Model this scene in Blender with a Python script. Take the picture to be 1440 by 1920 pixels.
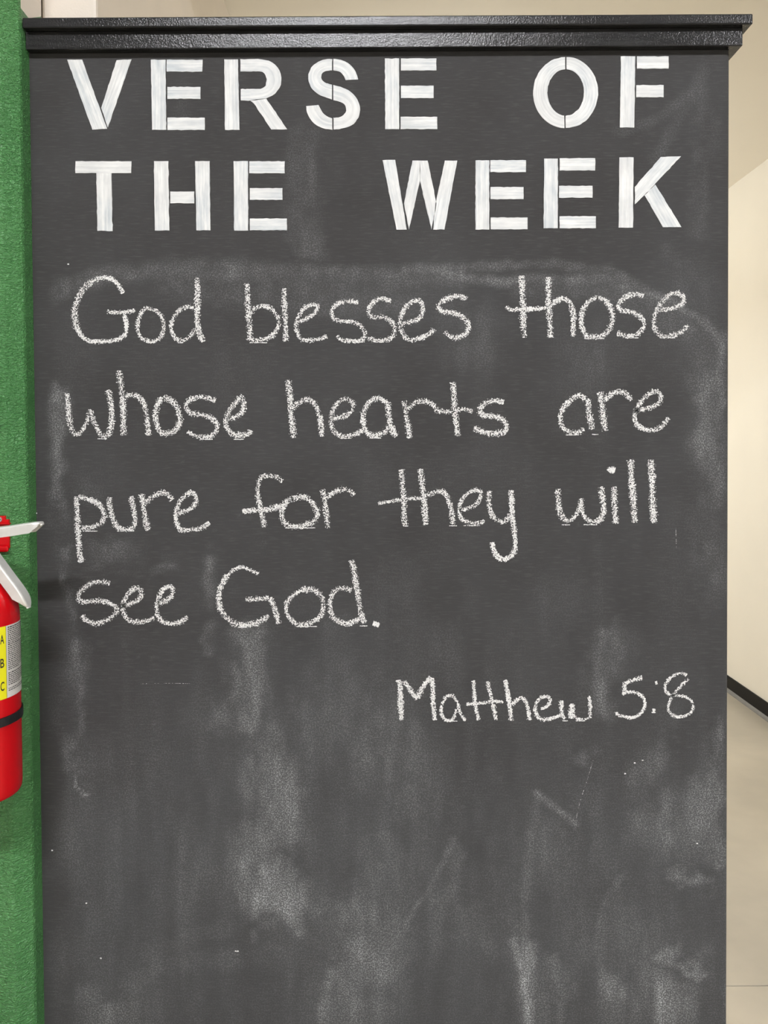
import bpy, bmesh, math, random
import numpy as np
from mathutils import Vector, Matrix
random.seed(7); rng = np.random.RandomState(7)
scene = bpy.context.scene
for o in list(bpy.data.objects): bpy.data.objects.remove(o)

# ------------------------------------------------------------------ camera
F, CX, CY, D, H = 1442.0, 730.0, 862.0, 1.36, 1.45       # focal length in px (1440x1920), principal point, distance, eye height
YAW, PITCH, ROLL = math.radians(.104), math.radians(-1.178), math.radians(-.362)
def cam_basis():
    fwd = Vector((math.sin(YAW)*math.cos(PITCH), math.cos(YAW)*math.cos(PITCH), math.sin(PITCH)))
    right = Vector((math.cos(YAW), -math.sin(YAW), 0)); up = right.cross(fwd)
    c, s = math.cos(ROLL), math.sin(ROLL)
    return c*right + s*up, -s*right + c*up, fwd
CR, CU, CF = cam_basis(); CAM = Vector((0, -D, H))
cd = bpy.data.cameras.new('camera'); cam = bpy.data.objects.new('camera', cd); scene.collection.objects.link(cam)
M4 = Matrix((CR, CU, -CF)).transposed().to_4x4(); M4.translation = CAM; cam.matrix_world = M4
cd.sensor_fit = 'VERTICAL'; cd.sensor_height = 36; cd.lens = F/1920*36
cd.shift_x = -(CX-720)/1920; cd.shift_y = (CY-960)/1920; cd.clip_start = .02
scene.camera = cam
def ray(px, py): return (px-CX)/F*CR - (py-CY)/F*CU + CF
def at(px, py, Y=0.0):                                     # measured point of the photograph on the plane y = Y
    d = ray(px, py); return CAM + d*((Y+D)/d.y)
def to_px(X, Y, Z):
    vx, vy, vz = X-CAM.x, Y-CAM.y, Z-CAM.z
    w = vx*CF.x+vy*CF.y+vz*CF.z
    return CX+F*(vx*CR.x+vy*CR.y+vz*CR.z)/w, CY-F*(vx*CU.x+vy*CU.y+vz*CU.z)/w

# ------------------------------------------------------------------ world, exposure
world = bpy.data.worlds.new('world'); scene.world = world; world.use_nodes = True
world.node_tree.nodes['Background'].inputs[0].default_value = (1, .98, .95, 1)
world.node_tree.nodes['Background'].inputs[1].default_value = .05
vs = scene.view_settings; vs.view_transform = 'Standard'; vs.look = 'None'; vs.gamma = 1; vs.use_curve_mapping = False
vs.exposure = 0.0
LIGHT_ROOM, LIGHT_HALL = 285.0, 13.2

# ------------------------------------------------------------------ helpers
COL = scene.collection
def link(o, parent=None):
    COL.objects.link(o)
    if parent is not None: o.parent = parent
    return o
def meshobj(name, verts, faces, mat, parent=None, smooth=False):
    me = bpy.data.meshes.new(name); me.from_pydata([tuple(v) for v in verts], [], faces); me.update()
    if mat: me.materials.append(mat)
    if smooth: me.polygons.foreach_set('use_smooth', [True]*len(me.polygons))
    return link(bpy.data.objects.new(name, me), parent)
def bmobj(name, bm, mat, parent=None, smooth=False):
    me = bpy.data.meshes.new(name); bm.normal_update(); bm.to_mesh(me); bm.free()
    if mat: me.materials.append(mat)
    if smooth: me.polygons.foreach_set('use_smooth', [True]*len(me.polygons))
    return link(bpy.data.objects.new(name, me), parent)
def bbox(bm, x0, x1, y0, y1, z0, z1, bev=0.0, seg=2):
    vs_ = [bm.verts.new(p) for p in ((x0,y0,z0),(x1,y0,z0),(x1,y1,z0),(x0,y1,z0),(x0,y0,z1),(x1,y0,z1),(x1,y1,z1),(x0,y1,z1))]
    fs = [bm.faces.new([vs_[i] for i in q]) for q in ((0,3,2,1),(4,5,6,7),(0,1,5,4),(1,2,6,5),(2,3,7,6),(3,0,4,7))]
    if bev:
        es = list({e for f in fs for e in f.edges})
        bmesh.ops.bevel(bm, geom=es, offset=bev, segments=seg, affect='EDGES', profile=.5)
def box(name, x0, x1, y0, y1, z0, z1, mat, parent=None, bev=0.0):
    bm = bmesh.new(); bbox(bm, x0, x1, y0, y1, z0, z1, bev); return bmobj(name, bm, mat, parent)
def lathe(name, prof, mat, parent, cx, cy, n=64, smooth=True):
    vs_, fs = [], []
    for r, z in prof:
        for k in range(n):
            a = 2*math.pi*k/n; vs_.append((cx+r*math.cos(a), cy+r*math.sin(a), z))
    for i in range(len(prof)-1):
        for k in range(n):
            fs.append((i*n+k, i*n+(k+1) % n, (i+1)*n+(k+1) % n, (i+1)*n+k))
    fs.append(tuple(range(n-1, -1, -1))); fs.append(tuple((len(prof)-1)*n+k for k in range(n)))
    return meshobj(name, vs_, fs, mat, parent, smooth)
def struct(o): o['kind'] = 'structure'; return o
def tag(o, label, cat, group=None):
    o['label'] = label; o['category'] = cat
    if group: o['group'] = group
    return o
def empty(name, loc):
    e = bpy.data.objects.new(name, None); e.location = loc; e.empty_display_size = .05; link(e); return e
def adopt(parent):                                        # keep children where they were modelled (world space)
    for c in parent.children: c.location = c.location - parent.location

# ------------------------------------------------------------------ materials
class N:
    def __init__(s, name):
        s.m = bpy.data.materials.new(name); s.m.use_nodes = True; s.t = s.m.node_tree
        s.b = s.t.nodes['Principled BSDF']; s.out = s.t.nodes['Material Output']
    def n(s, typ, **kw):
        nd = s.t.nodes.new(typ)
        for k, v in kw.items():
            setattr(nd, k, v)
        return nd
    def l(s, a, b): s.t.links.new(a, b)
    def coord(s, kind='Object', scale=(1,1,1)):
        c = s.n('ShaderNodeTexCoord'); mp = s.n('ShaderNodeMapping'); mp.inputs['Scale'].default_value = scale
        s.l(c.outputs[kind], mp.inputs['Vector']); return mp.outputs['Vector']
    def noise(s, vec, scale, detail=2, rough=.5, dist=0):
        nz = s.n('ShaderNodeTexNoise'); nz.inputs['Scale'].default_value = scale; nz.inputs['Detail'].default_value = detail
        nz.inputs['Roughness'].default_value = rough; nz.inputs['Distortion'].default_value = dist
        s.l(vec, nz.inputs['Vector']); return nz.outputs['Fac']
    def rng(s, v, a, b, c=0, d=1, smooth=False):
        r = s.n('ShaderNodeMapRange'); r.clamp = True
        if smooth: r.interpolation_type = 'SMOOTHSTEP'
        s.l(v, r.inputs['Value']); r.inputs['From Min'].default_value = a; r.inputs['From Max'].default_value = b
        r.inputs['To Min'].default_value = c; r.inputs['To Max'].default_value = d; return r.outputs['Result']
    def math(s, op, a, b=None, clamp=False):
        m = s.n('ShaderNodeMath'); m.operation = op; m.use_clamp = clamp
        for i, v in enumerate((a, b)):
            if v is None: continue
            if isinstance(v, (int, float)): m.inputs[i].default_value = v
            else: s.l(v, m.inputs[i])
        return m.outputs[0]
    def mix(s, fac, a, b):
        m = s.n('ShaderNodeMix'); m.data_type = 'RGBA'
        if isinstance(fac, (int, float)): m.inputs['Factor'].default_value = fac
        else: s.l(fac, m.inputs['Factor'])
        for nm, v in (('A', a), ('B', b)):
            sock = [i for i in m.inputs if i.name == nm and i.type == 'RGBA'][0]
            if isinstance(v, tuple): sock.default_value = (*v, 1)
            else: s.l(v, sock)
        return [o for o in m.outputs if o.type == 'RGBA'][0]
    def col(s, v):
        if isinstance(v, tuple): s.b.inputs['Base Color'].default_value = (*v, 1)
        else: s.l(v, s.b.inputs['Base Color'])
        return s
    def set(s, **kw):
        for k, v in kw.items():
            k = k.replace('_', ' ')
            if isinstance(v, (int, float)): s.b.inputs[k].default_value = v
            else: s.l(v, s.b.inputs[k])
        return s
    def bump(s, h, strength, dist=.001):
        b = s.n('ShaderNodeBump'); b.inputs['Strength'].default_value = strength; b.inputs['Distance'].default_value = dist
        s.l(h, b.inputs['Height']); s.l(b.outputs['Normal'], s.b.inputs['Normal']); return s
    def attr(s, name):
        a = s.n('ShaderNodeAttribute'); a.attribute_name = name; return a.outputs['Fac']
def hexlin(h):
    v = [int(h[i:i+2], 16)/255 for i in (0, 2, 4)]
    return tuple(((c+.055)/1.055)**2.4 if c > .04045 else c/12.92 for c in v)
MAT = {}
def plain(name, c, rough=.5, metal=0.0, var=.06, scale=30, bump=0.0, bscale=200, bdist=.001, **kw):
    w = N(name); v = w.coord(); nz = w.noise(v, scale, 3)
    f = w.rng(nz, .3, .7)
    w.col(w.mix(f, tuple(x*(1-var) for x in c), tuple(min(1, x*(1+var)) for x in c))).set(Roughness=rough, Metallic=metal, **kw)
    if bump: w.bump(w.noise(v, bscale, 2), bump, bdist)
    MAT[name] = w.m; return w.m
plain('wall_paint', (.80, .755, .66), .55, var=.015, scale=3, bump=.15, bscale=500)
plain('room_paint', (.44, .435, .425), .6, var=.015, scale=3)
plain('ceiling_paint', (.84, .78, .665), .7, var=.015, scale=3, bump=.15, bscale=500)
plain('trim_cream', (.78, .70, .60), .45, var=.03, scale=8, bump=.2, bscale=250)
plain('base_rubber', (.008, .0075, .007), .6, var=.1, Specular_IOR_Level=.2)
plain('base_toe', (.13, .125, .115), .45, var=.1)
plain('steel', (.75, .75, .73), .33, metal=.85, var=.05)
plain('silver_paint', (.86, .85, .81), .36, metal=.5, var=.05, scale=60, bump=.1, bscale=300)
plain('red_enamel', (.60, .0015, .006), .26, var=.03, scale=10, Specular_IOR_Level=.4)
plain('black_rubber', (.012, .012, .013), .4, var=.1)
plain('label_white', (.72, .70, .66), .35, var=.03)
plain('label_yellow', (.86, .80, .015), .35, var=.02)
plain('label_ink', (.03, .028, .025), .5, var=.05)
plain('fine_ink', (.045, .042, .04), .5, var=.05)
plain('lamp_frame', (.8, .8, .8), .4, var=.02)
# concrete floor
w = N('concrete'); v = w.coord(); a = w.noise(v, 1.3, 4, .55); b = w.noise(v, 14, 4, .6)
w.col(w.mix(w.math('ADD', w.math('MULTIPLY', w.rng(a, .35, .65), .75), w.math('MULTIPLY', b, .25)), (.36, .325, .26), (.56, .50, .395)))
w.set(Roughness=w.rng(a, .3, .7, .28, .42)); MAT['concrete'] = w.m
plain('joint_dark', (.09, .08, .07), .8)
# green paint on the column, stippled by the roller
w = N('green_paint'); v = w.coord(); a = w.noise(v, 260, 3, .55, .6); b = w.noise(v, 9, 3); v2 = w.coord('Object', (1, 1, 2.2)); c = w.noise(v2, 130, 2, .5, 1.2)
w.col(w.mix(w.rng(b, .35, .65), (.070, .240, .070), (.090, .285, .088))).set(Roughness=.34, Specular_IOR_Level=.6)
h = w.math('ADD', w.math('MULTIPLY', a, .45), w.rng(c, .35, .65)); w.bump(h, 1.0, .0024); MAT['green_paint'] = w.m
# gloss black of the crown strips
w = N('black_gloss'); v = w.coord(); a = w.noise(v, 360, 2, .55); b = w.noise(w.coord('Object', (3, 40, 40)), 6, 3)
w.col(w.mix(w.rng(b, .4, .7), (.016, .016, .0165), (.026, .026, .026))).set(Roughness=.17, Specular_IOR_Level=.34); w.bump(a, .6, .0008); MAT['black_gloss'] = w.m
# chalkboard: dark matt paint, chalk dust in the "dust" attribute broken up by the grain of the paint
w = N('chalkboard_paint'); v = w.coord()
grain = w.noise(v, 420, 3, .6, .4); fine = w.noise(v, 900, 2, .6); soft = w.noise(v, 5, 4, .6)
streak = w.noise(w.coord('Object', (1, 1, .16)), 30, 3, .5); hbrush = w.noise(w.coord('Object', (.10, 1, 1)), 420, 2, .5)
base = w.mix(w.rng(soft, .35, .65), (.0458, .0442, .0438), (.0552, .0545, .0548))
base = w.mix(w.rng(hbrush, .52, .75, 0, .35), base, (.10, .098, .096))
dust = w.attr('dust'); haze = w.attr('haze')
g = w.math('ADD', w.rng(grain, .44, .66, .12, 1.5, True), w.rng(fine, .4, .7, 0, .35))
d1 = w.math('MULTIPLY', w.math('MULTIPLY', dust, g), w.rng(streak, .3, .7, .6, 1.3))
d2 = w.math('MULTIPLY', haze, w.rng(streak, .3, .7, .85, 1.15))
base = w.mix(w.math('MULTIPLY', d2, 1.0, True), base, (.31, .36, .40))
w.col(w.mix(w.math('MULTIPLY', d1, 1.0, True), base, (.52, .53, .53))).set(Roughness=.7)
w.b.inputs['Specular IOR Level'].default_value = .16
w.bump(w.math('ADD', grain, w.math('MULTIPLY', hbrush, .6)), .22, .0006); MAT['chalkboard_paint'] = w.m
# white brushed stencil paint (streaks run along the brush stroke = UV u)
w = N('stencil_paint'); v = w.coord('UV', (9, 230, 1)); a = w.noise(v, 1, 4, .65, .3); v2 = w.coord('UV', (22, 60, 1)); b = w.noise(v2, 1, 3, .6)
c = w.noise(w.coord(), 9, 2)
f = w.math('ADD', w.math('MULTIPLY', w.rng(a, .38, .66), .62), w.math('MULTIPLY', w.rng(b, .38, .66), .48), True)
tint = w.mix(w.rng(c, .4, .6), (.50, .54, .565), (.60, .605, .60))
w.col(w.mix(f, tint, (.84, .84, .82))).set(Roughness=.6); w.bump(a, .5, .0006); MAT['stencil_paint'] = w.m
# chalk: white grains clinging to the high points, board shows between them
w = N('chalk'); v = w.coord(); a = w.noise(v, 400, 2, .55, .5); b = w.noise(v, 850, 2, .6); lo = w.noise(v, 22, 2)
ed = w.attr('edge'); dn = w.attr('dense')
thr = w.math('ADD', w.math('MULTIPLY', w.math('POWER', ed, 2.4), .24), .470)
thr = w.math('SUBTRACT', thr, w.math('MULTIPLY', dn, .10)); thr = w.math('ADD', thr, w.rng(lo, .3, .7, -.025, .025))
sig = w.math('ADD', w.math('MULTIPLY', a, .72), w.math('MULTIPLY', b, .28))
fac = w.rng(w.math('SUBTRACT', sig, thr), -.008, .018)
w.col(w.mix(w.rng(b, .4, .6), (.66, .655, .64), (.86, .855, .84))).set(Roughness=.9); w.b.inputs['Specular IOR Level'].default_value = .1
tr = w.n('ShaderNodeBsdfTransparent'); mx = w.n('ShaderNodeMixShader'); w.l(fac, mx.inputs[0]); w.l(tr.outputs[0], mx.inputs[1]); w.l(w.b.outputs[0], mx.inputs[2])
w.l(mx.outputs[0], w.out.inputs['Surface']); MAT['chalk'] = w.m
def lamp_mat(name, strength, col):
    w = N(name); w.col((.9, .9, .9)); w.b.inputs['Emission Color'].default_value = (*col, 1); w.b.inputs['Emission Strength'].default_value = strength
    MAT[name] = w.m
lamp_mat('lamp_room', LIGHT_ROOM, (.975, .98, 1.01)); lamp_mat('lamp_hall', LIGHT_HALL, (.95, .99, 1.02))

# ------------------------------------------------------------------ the setting
XL, XR = -.6226, .604                    # chalkboard's left and right edges
CEIL = 2.915; XW = 1.98                  # ceiling height, right-hand wall
ROOM_L, ROOM_F, HALL_B = -4.0, -8.5, 7.5; ROOM_R = 6.5
HIGH = 4.7                               # the room in front of the board is taller than the hall behind it
STUB_X = at(181, 10, .068).x             # where the hall's left wall starts
fl = struct(box('floor', ROOM_L, ROOM_R, ROOM_F, HALL_B, -.12, -.004, MAT['joint_dark']))
SEAM = CAM.y + H/(-ray(1400, 1848).z)*ray(1400, 1848).y
ys = [ROOM_F, SEAM-9.15, SEAM-6.1, SEAM-3.05, SEAM, SEAM+3.05, HALL_B]; xs = [ROOM_L, -1.1, XW, ROOM_R]
for i in range(len(ys)-1):
    for j in range(3):
        if ys[i+1]-ys[i] < .05: continue
        box('concrete_slab', xs[j]+.002, xs[j+1]-.002, ys[i]+.002, ys[i+1]-.002, -.06, 0, MAT['concrete'], fl, .0015)
struct(box('ceiling', ROOM_L, XW, .07, HALL_B, CEIL, CEIL+.1, MAT['ceiling_paint']))
struct(box('ceiling_room', ROOM_L, ROOM_R, ROOM_F, .17, HIGH, HIGH+.1, MAT['room_paint']))
struct(box('wall_over', ROOM_L, ROOM_R, .07, .17, CEIL+.1, HIGH, MAT['room_paint']))
struct(box('wall_right', XW, XW+.12, .07, HALL_B, 0, CEIL+.1, MAT['wall_paint']))
struct(box('wall_return', XW+.12, ROOM_R, .07, .17, 0, CEIL+.1, MAT['room_paint']))
struct(box('wall_room', ROOM_R, ROOM_R+.12, ROOM_F, .17, 0, HIGH, MAT['room_paint']))
struct(box('wall_back', ROOM_L, XW, HALL_B, HALL_B+.12, 0, CEIL, MAT['wall_paint']))
struct(box('wall_front', ROOM_L, ROOM_R, ROOM_F-.12, ROOM_F, 0, HIGH, MAT['room_paint']))
struct(box('wall_left', ROOM_L-.12, ROOM_L, ROOM_F, HALL_B, 0, HIGH, MAT['room_paint']))
xg = at(75, 10, .068).x                  # dark groove between the two wall pieces over the board
wh = struct(box('wall_hall', xg+.002, STUB_X, .068, HALL_B, 0, CEIL, MAT['trim_cream'], None, .006))
struct(box('wall_side', ROOM_L, xg-.0015, .055, .35, 0, CEIL, MAT['trim_cream'], None, .008))
bb = struct(box('baseboard_right', XW-.010, XW, .07, HALL_B, .004, .086, MAT['base_rubber'], None, .002))
tm = bmesh.new()
prof = [(XW, .0), (XW-.026, .0), (XW-.024, .004), (XW-.016, .009), (XW-.010, .016), (XW, .016)]
for y in (.07, HALL_B):
    for p in prof: tm.verts.new((p[0], y, p[1]))
tm.verts.ensure_lookup_table(); k = len(prof)
for i in range(k): tm.faces.new([tm.verts[q] for q in (i, (i+1) % k, k+(i+1) % k, k+i)])
bmobj('toe_strip', tm, MAT['base_toe'], bb)

# green steel-clad column: front face, chamfer, side return
CY0, CCH = -.058, .026                   # how far it stands out of the board, chamfer depth
CHW = .024; CWID = .34
gx = XL; zt0 = at(37, 13, CY0+CCH).z; zt1 = at(53, 34, 0.0).z
prof = [(gx-CHW-CWID, .05), (gx-CHW-CWID, CY0), (gx-CHW-.003, CY0), (gx-CHW+.002, CY0+.0012), (gx-.0015, CY0+CCH-.002), (gx, CY0+CCH+.003)]
vs_, fs = [], []
for z in (0, HIGH):
    for x, y in prof: vs_.append((x, y, z))
n = len(prof)
for i in range(n-1): fs.append((i, i+1, n+i+1, n+i))
b0 = len(vs_)                            # side return: green up to a slanting paint edge just over the board
vs_ += [(gx, CY0+CCH+.003, 0), (gx, .05, 0), (gx, .05, zt1+.03), (gx, 0.0, zt1), (gx, CY0+CCH+.003, zt0)]
fs.append((b0, b0+1, b0+2, b0+3, b0+4))
column = struct(meshobj('wall_column', vs_, fs, MAT['green_paint']))
meshobj('cream_return', [(gx, CY0+CCH+.003, zt0), (gx, 0, zt1), (gx, .05, zt1+.03), (gx, .05, HIGH), (gx, CY0+CCH+.003, HIGH)], [(0, 1, 2, 3, 4)], MAT['trim_cream'], column)
meshobj('back_return', [(gx-CHW-CWID, .05, 0), (gx, .05, 0), (gx, .05, HIGH), (gx-CHW-CWID, .05, HIGH)], [(3, 2, 1, 0)], MAT['trim_cream'], column)

# ceiling lights
def ceiling_light(cx, cy, sx, sy, mat, label, z=HIGH, drop=.028):
    e = empty('ceiling_light', (cx, cy, z)); tag(e, label, 'light')
    bm = bmesh.new(); t = .025
    for a in ((-sx/2-t, sx/2+t, -sy/2-t, -sy/2), (-sx/2-t, sx/2+t, sy/2, sy/2+t), (-sx/2-t, -sx/2, -sy/2, sy/2), (sx/2, sx/2+t, -sy/2, sy/2)):
        bbox(bm, a[0], a[1], a[2], a[3], -min(.035, .4*drop), 0)
    bmobj('frame', bm, MAT['lamp_frame'], e)
    bm = bmesh.new(); bbox(bm, -sx/2+.001, sx/2-.001, -sy/2+.001, sy/2-.001, -drop, -.002); bmobj('diffuser', bm, MAT[mat], e)
ceiling_light(-.30, -4.1, 1.8, .16, 'lamp_room', 'long ceiling strip light facing the chalkboard')
ceiling_light(4.6, -4.6, 2.4, .16, 'lamp_room', 'long ceiling strip light to the side, by the room wall')
def pendant(cx, cy, sx, sy, label):                       # unseen hall light; hanging form with glowing top added to brighten the ceiling
    e = empty('unseen_hall_light', (cx, cy, CEIL)); tag(e, label, 'light')
    bm = bmesh.new(); bbox(bm, -sx/2, sx/2, -sy/2, sy/2, -.72, -.65, .01); bmobj('diffuser', bm, MAT['lamp_hall'], e)
    for k in (-1, 1):
        bm = bmesh.new(); bbox(bm, -.004, .004, k*sy*.35-.004, k*sy*.35+.004, -.652, 0); bmobj('hanger_rod', bm, MAT['lamp_frame'], e)
pendant(.3, 3.1, .35, 1.5, 'unseen hall strip light close behind the chalkboard, hung low to brighten the ceiling')
pendant(.3, 6.0, .35, 1.5, 'unseen hanging strip light added at the end of the hall to brighten it')  # second lamp, out of sight, put in to raise the hall's ambient light

# ------------------------------------------------------------------ chalkboard
board = empty('chalkboard', ((XL+XR)/2, .02, 0))
tag(board, 'tall black chalkboard panel with handwritten verse and a stepped top moulding', 'chalkboard')
Z1 = at(510, 60, -.015).z                # panel top, tucked behind the mouldings
TH, BV = .05, .0075
xs = [(XL, TH), (XL, 0.0)] + [(x, 0.0) for x in np.linspace(XL, XR-BV, 236)[1:]]
xs += [(XR-BV+BV*math.sin(a), BV-BV*math.cos(a)) for a in np.linspace(0, math.pi/2, 6)[1:]] + [(XR, TH)]
zs = np.concatenate([np.linspace(0, .44, 5)[:-1], np.linspace(.44, Z1, 330)])
PX = np.array(xs); nx, nz = len(xs), len(zs)
V = np.zeros((nz, nx, 3)); V[:, :, 0] = PX[:, 0]; V[:, :, 1] = PX[:, 1]; V[:, :, 2] = zs[:, None]
idx = np.arange(nz*nx).reshape(nz, nx)
Q = np.stack([idx[:-1, :-1], idx[:-1, 1:], idx[1:, 1:], idx[1:, :-1]], -1).reshape(-1, 4)
faces = [tuple(q) for q in Q.tolist()]
faces += [(int(idx[i, nx-1]), int(idx[i, 0]), int(idx[i+1, 0]), int(idx[i+1, nx-1])) for i in range(nz-1)]
faces += [tuple(int(i) for i in idx[-1]), tuple(int(i) for i in idx[0][::-1])]
panel = meshobj('panel', V.reshape(-1, 3).tolist(), faces, MAT['chalkboard_paint'], board)
# --- chalk dust left by the eraser, in measured board positions
U, W = to_px(V[:, :, 0], V[:, :, 1], V[:, :, 2])
U0, W0 = U, W
def cloud(cells, seed, ay=1.0):
    r = np.random.RandomState(seed); g = r.rand(64, 64)
    x = (U0/cells) % 63; y = (W0/(cells*ay)) % 63; xi, yi = x.astype(int), y.astype(int); fx, fy = x-xi, y-yi
    fx, fy = fx*fx*(3-2*fx), fy*fy*(3-2*fy)
    return g[yi, xi]*(1-fx)*(1-fy)+g[yi, xi+1]*fx*(1-fy)+g[yi+1, xi]*(1-fx)*fy+g[yi+1, xi+1]*fx*fy
def warped(k):                              # ragged outlines for what the eraser left
    return U0+k*((cloud(46, 71, 1.4)-.5)*34+(cloud(15, 72)-.5)*16), W0+k*((cloud(52, 73)-.5)*60+(cloud(17, 74)-.5)*30)
U, W = warped(1.0)
def seg(ax, ay, bx, by, wd, soft=1.0):
    dx, dy = bx-ax, by-ay; L2 = dx*dx+dy*dy+1e-9
    t = np.clip(((U-ax)*dx+(W-ay)*dy)/L2, 0, 1); d = np.hypot(U-ax-t*dx, W-ay-t*dy)/wd
    return np.clip(1.35*np.exp(-d**2.0*1.1)-.12, 0, 1)
def blob(x0, x1, y0, y1, e=18):
    sx = 1/(1+np.exp(-(U-x0)/e*2.2))*1/(1+np.exp((U-x1)/e*2.2)); sy = 1/(1+np.exp(-(W-y0)/e*2.2))*1/(1+np.exp((W-y1)/e*2.2)); return sx*sy
def arc(pts, wd):
    o = np.zeros_like(U)
    for (a, b), (c, d) in zip(pts, pts[1:]): o = np.maximum(o, seg(a, b, c, d, wd))
    return o
dust = np.zeros_like(U); haze = np.zeros_like(U)
for x0, x1, y0, y1, k, e in (
    (447, 492, 1170, 1378, .34, 8), (470, 560, 1385, 1600, .22, 16), (512, 552, 1415, 1580, .30, 14), (447, 592, 1640, 1732, .42, 11), (505, 545, 1640, 1720, .28, 14),
    (405, 436, 1300, 1362, .25, 9), (432, 520, 1560, 1660, .18, 14), (440, 520, 1430, 1500, .14, 14), (128, 150, 1180, 1445, .26, 6), (560, 640, 1290, 1400, .12, 25),
    (620, 745, 1690, 1925, .26, 24), (655, 760, 1760, 1860, .2, 22), (690, 770, 1580, 1700, .12, 24), (650, 750, 1280, 1480, .12, 30), (150, 260, 1868, 1925, .26, 18),
    (755, 800, 1370, 1560, .16, 16), (700, 760, 1380, 1480, .14, 18), (760, 850, 1620, 1720, .10, 22), (860, 960, 1690, 1800, .12, 26), (965, 1018, 1790, 1925, .42, 9), (955, 985, 1740, 1810, .2, 9),
    (1120, 1170, 1800, 1925, .40, 10), (1040, 1060, 1800, 1870, .25, 8), (1190, 1225, 1790, 1925, .24, 12), (1240, 1290, 1835, 1925, .44, 8), (1240, 1328, 1797, 1816, .42, 5), (1242, 1330, 1662, 1678, .32, 6),
    (1244, 1276, 1626, 1658, .30, 7), (1190, 1352, 1485, 1600, .20, 20), (1280, 1350, 1480, 1590, .12, 18), (1336, 1353, 1380, 1620, .26, 5), (1122, 1152, 1175, 1335, .28, 8),
    (1170, 1235, 1405, 1465, .18, 12), (1078, 1110, 1392, 1428, .26, 7), (1010, 1130, 1560, 1640, .10, 25), (1100, 1240, 1700, 1800, .12, 30), (900, 1010, 1600, 1700, .07, 30),
    (1306, 1346, 690, 860, .26, 11), (1340, 1356, 640, 900, .18, 6), (1312, 1350, 860, 1130, .14, 14), (92, 122, 735, 890, .28, 6), (93, 108, 880, 1010, .32, 5), (96, 106, 960, 985, .4, 4),
    (112, 122, 1050, 1085, .38, 4), (118, 130, 1085, 1160, .2, 4), (140, 175, 890, 930, .12, 10), (175, 235, 1010, 1060, .18, 12), (300, 330, 1060, 1085, .22, 8), (388, 402, 1055, 1110, .3, 5),
    (385, 400, 1165, 1240, .26, 6), (470, 488, 1160, 1250, .3, 6), (150, 250, 1010, 1060, .08, 16), (840, 910, 560, 680, .12, 20), (700, 760, 1060, 1180, .05, 20), (620, 660, 1150, 1175, .1, 8),
    (1240, 1325, 500, 640, .07, 22), (1060, 1130, 600, 720, .09, 26), (560, 610, 250, 470, .10, 6), (320, 360, 130, 230, .03, 10), (1310, 1330, 150, 440, .09, 8), (540, 575, 270, 440, .05, 10)):
    dust = np.maximum(dust, dust*.6 + k*blob(x0, x1, y0, y1, e*1.35+3)*(.15+.95*cloud(13, int(x0+y0) % 97, 2.2)+.55*cloud(34, int(x0+y1) % 89, 1.6)))
U, W = warped(.22)
for pts, wd, k in (
    ([(108, 545), (206, 512), (400, 504), (595, 512), (760, 520), (860, 522)], 17, .15), ([(330, 525), (480, 540), (620, 560), (760, 560)], 40, .10),
    ([(830, 512), (890, 522), (972, 528), (1104, 520), (1186, 542), (1259, 566), (1322, 605), (1349, 650), (1356, 760)], 9, .22), ([(760, 505), (894, 500), (1040, 494), (1137, 508), (1206, 538), (1280, 580)], 9, .15),
    ([(980, 540), (1100, 535), (1230, 580), (1310, 640), (1340, 720)], 26, .10), ([(1002, 1489), (1040, 1512), (1078, 1544)], 7, .30), ([(851, 1574), (810, 1650), (762, 1738)], 7, .17), ([(860, 1590), (845, 1680)], 14, .10),
    ([(1006, 1500), (990, 1600), (985, 1760)], 10, .12), ([(960, 1765), (975, 1830), (1005, 1920)], 8, .30), ([(1165, 1640), (1130, 1700), (1110, 1780)], 8, .08), ([(250, 1845), (300, 1815), (390, 1800), (520, 1790)], 22, .06),
    ([(280, 1790), (330, 1770), (420, 1740)], 18, .06), ([(1230, 300), (1290, 190), (1320, 130)], 14, .06), ([(1160, 245), (1240, 220), (1300, 170)], 10, .06), ([(620, 1830), (600, 1920)], 12, .22), ([(140, 1455), (142, 1478), (155, 1492), (166, 1492)], 2.5, .55)):
    dust = np.maximum(dust, dust*.7 + k*arc(pts, wd)*(.45+.9*cloud(14, int(wd*7+pts[0][0]) % 83)))
U, W = U0, W0
dust += np.clip(cloud(70, 3, 1.6)-.45, 0, 1)*.07*np.clip((W-440)/250, .25, 1) + np.clip(cloud(34, 11, 2.2)-.55, 0, 1)*.11*np.clip((W-900)/500, .0, 1)
dust += np.clip(cloud(7, 21)-.93, 0, 1)*2.0*np.clip(cloud(90, 5)-.35, 0, 1)*np.clip((W-450)/600, 0, 1)
lo = np.clip((W-1150)/420, 0, 1)
haze += .035*np.clip((W-440)/160, 0, 1) + lo*(.03+.05*cloud(120, 8, 1.5)) + .07*blob(150, 300, 1480, 1850, 45) + .06*blob(330, 760, 1150, 1900, 90) + .05*blob(760, 1345, 1500, 1920, 80)
haze += .05*blob(300, 1330, 505, 640, 40)*cloud(60, 15, .5) + .04*blob(120, 420, 130, 300, 30)*cloud(40, 17, 1.6) + .05*blob(1230, 1350, 130, 480, 30)*cloud(26, 18, 3)
haze *= 1-.85*blob(60, 130, 0, 2000, 16)*np.clip(1-dust*3, 0, 1); dust *= np.clip((U-84)/20, 0.05, 1)
me = panel.data; haze *= .24; dust = dust*.84 + .038*lo*(.25+1.1*cloud(20, 31, 4))*np.clip((U0-100)/60, 0, 1)
for nm, arr in (('dust', np.clip(dust, 0, 1)), ('haze', np.clip(haze, 0, 1))):
    at_ = me.attributes.new(nm, 'FLOAT', 'POINT'); at_.data.foreach_set('value', arr.astype(np.float32).ravel())
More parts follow.
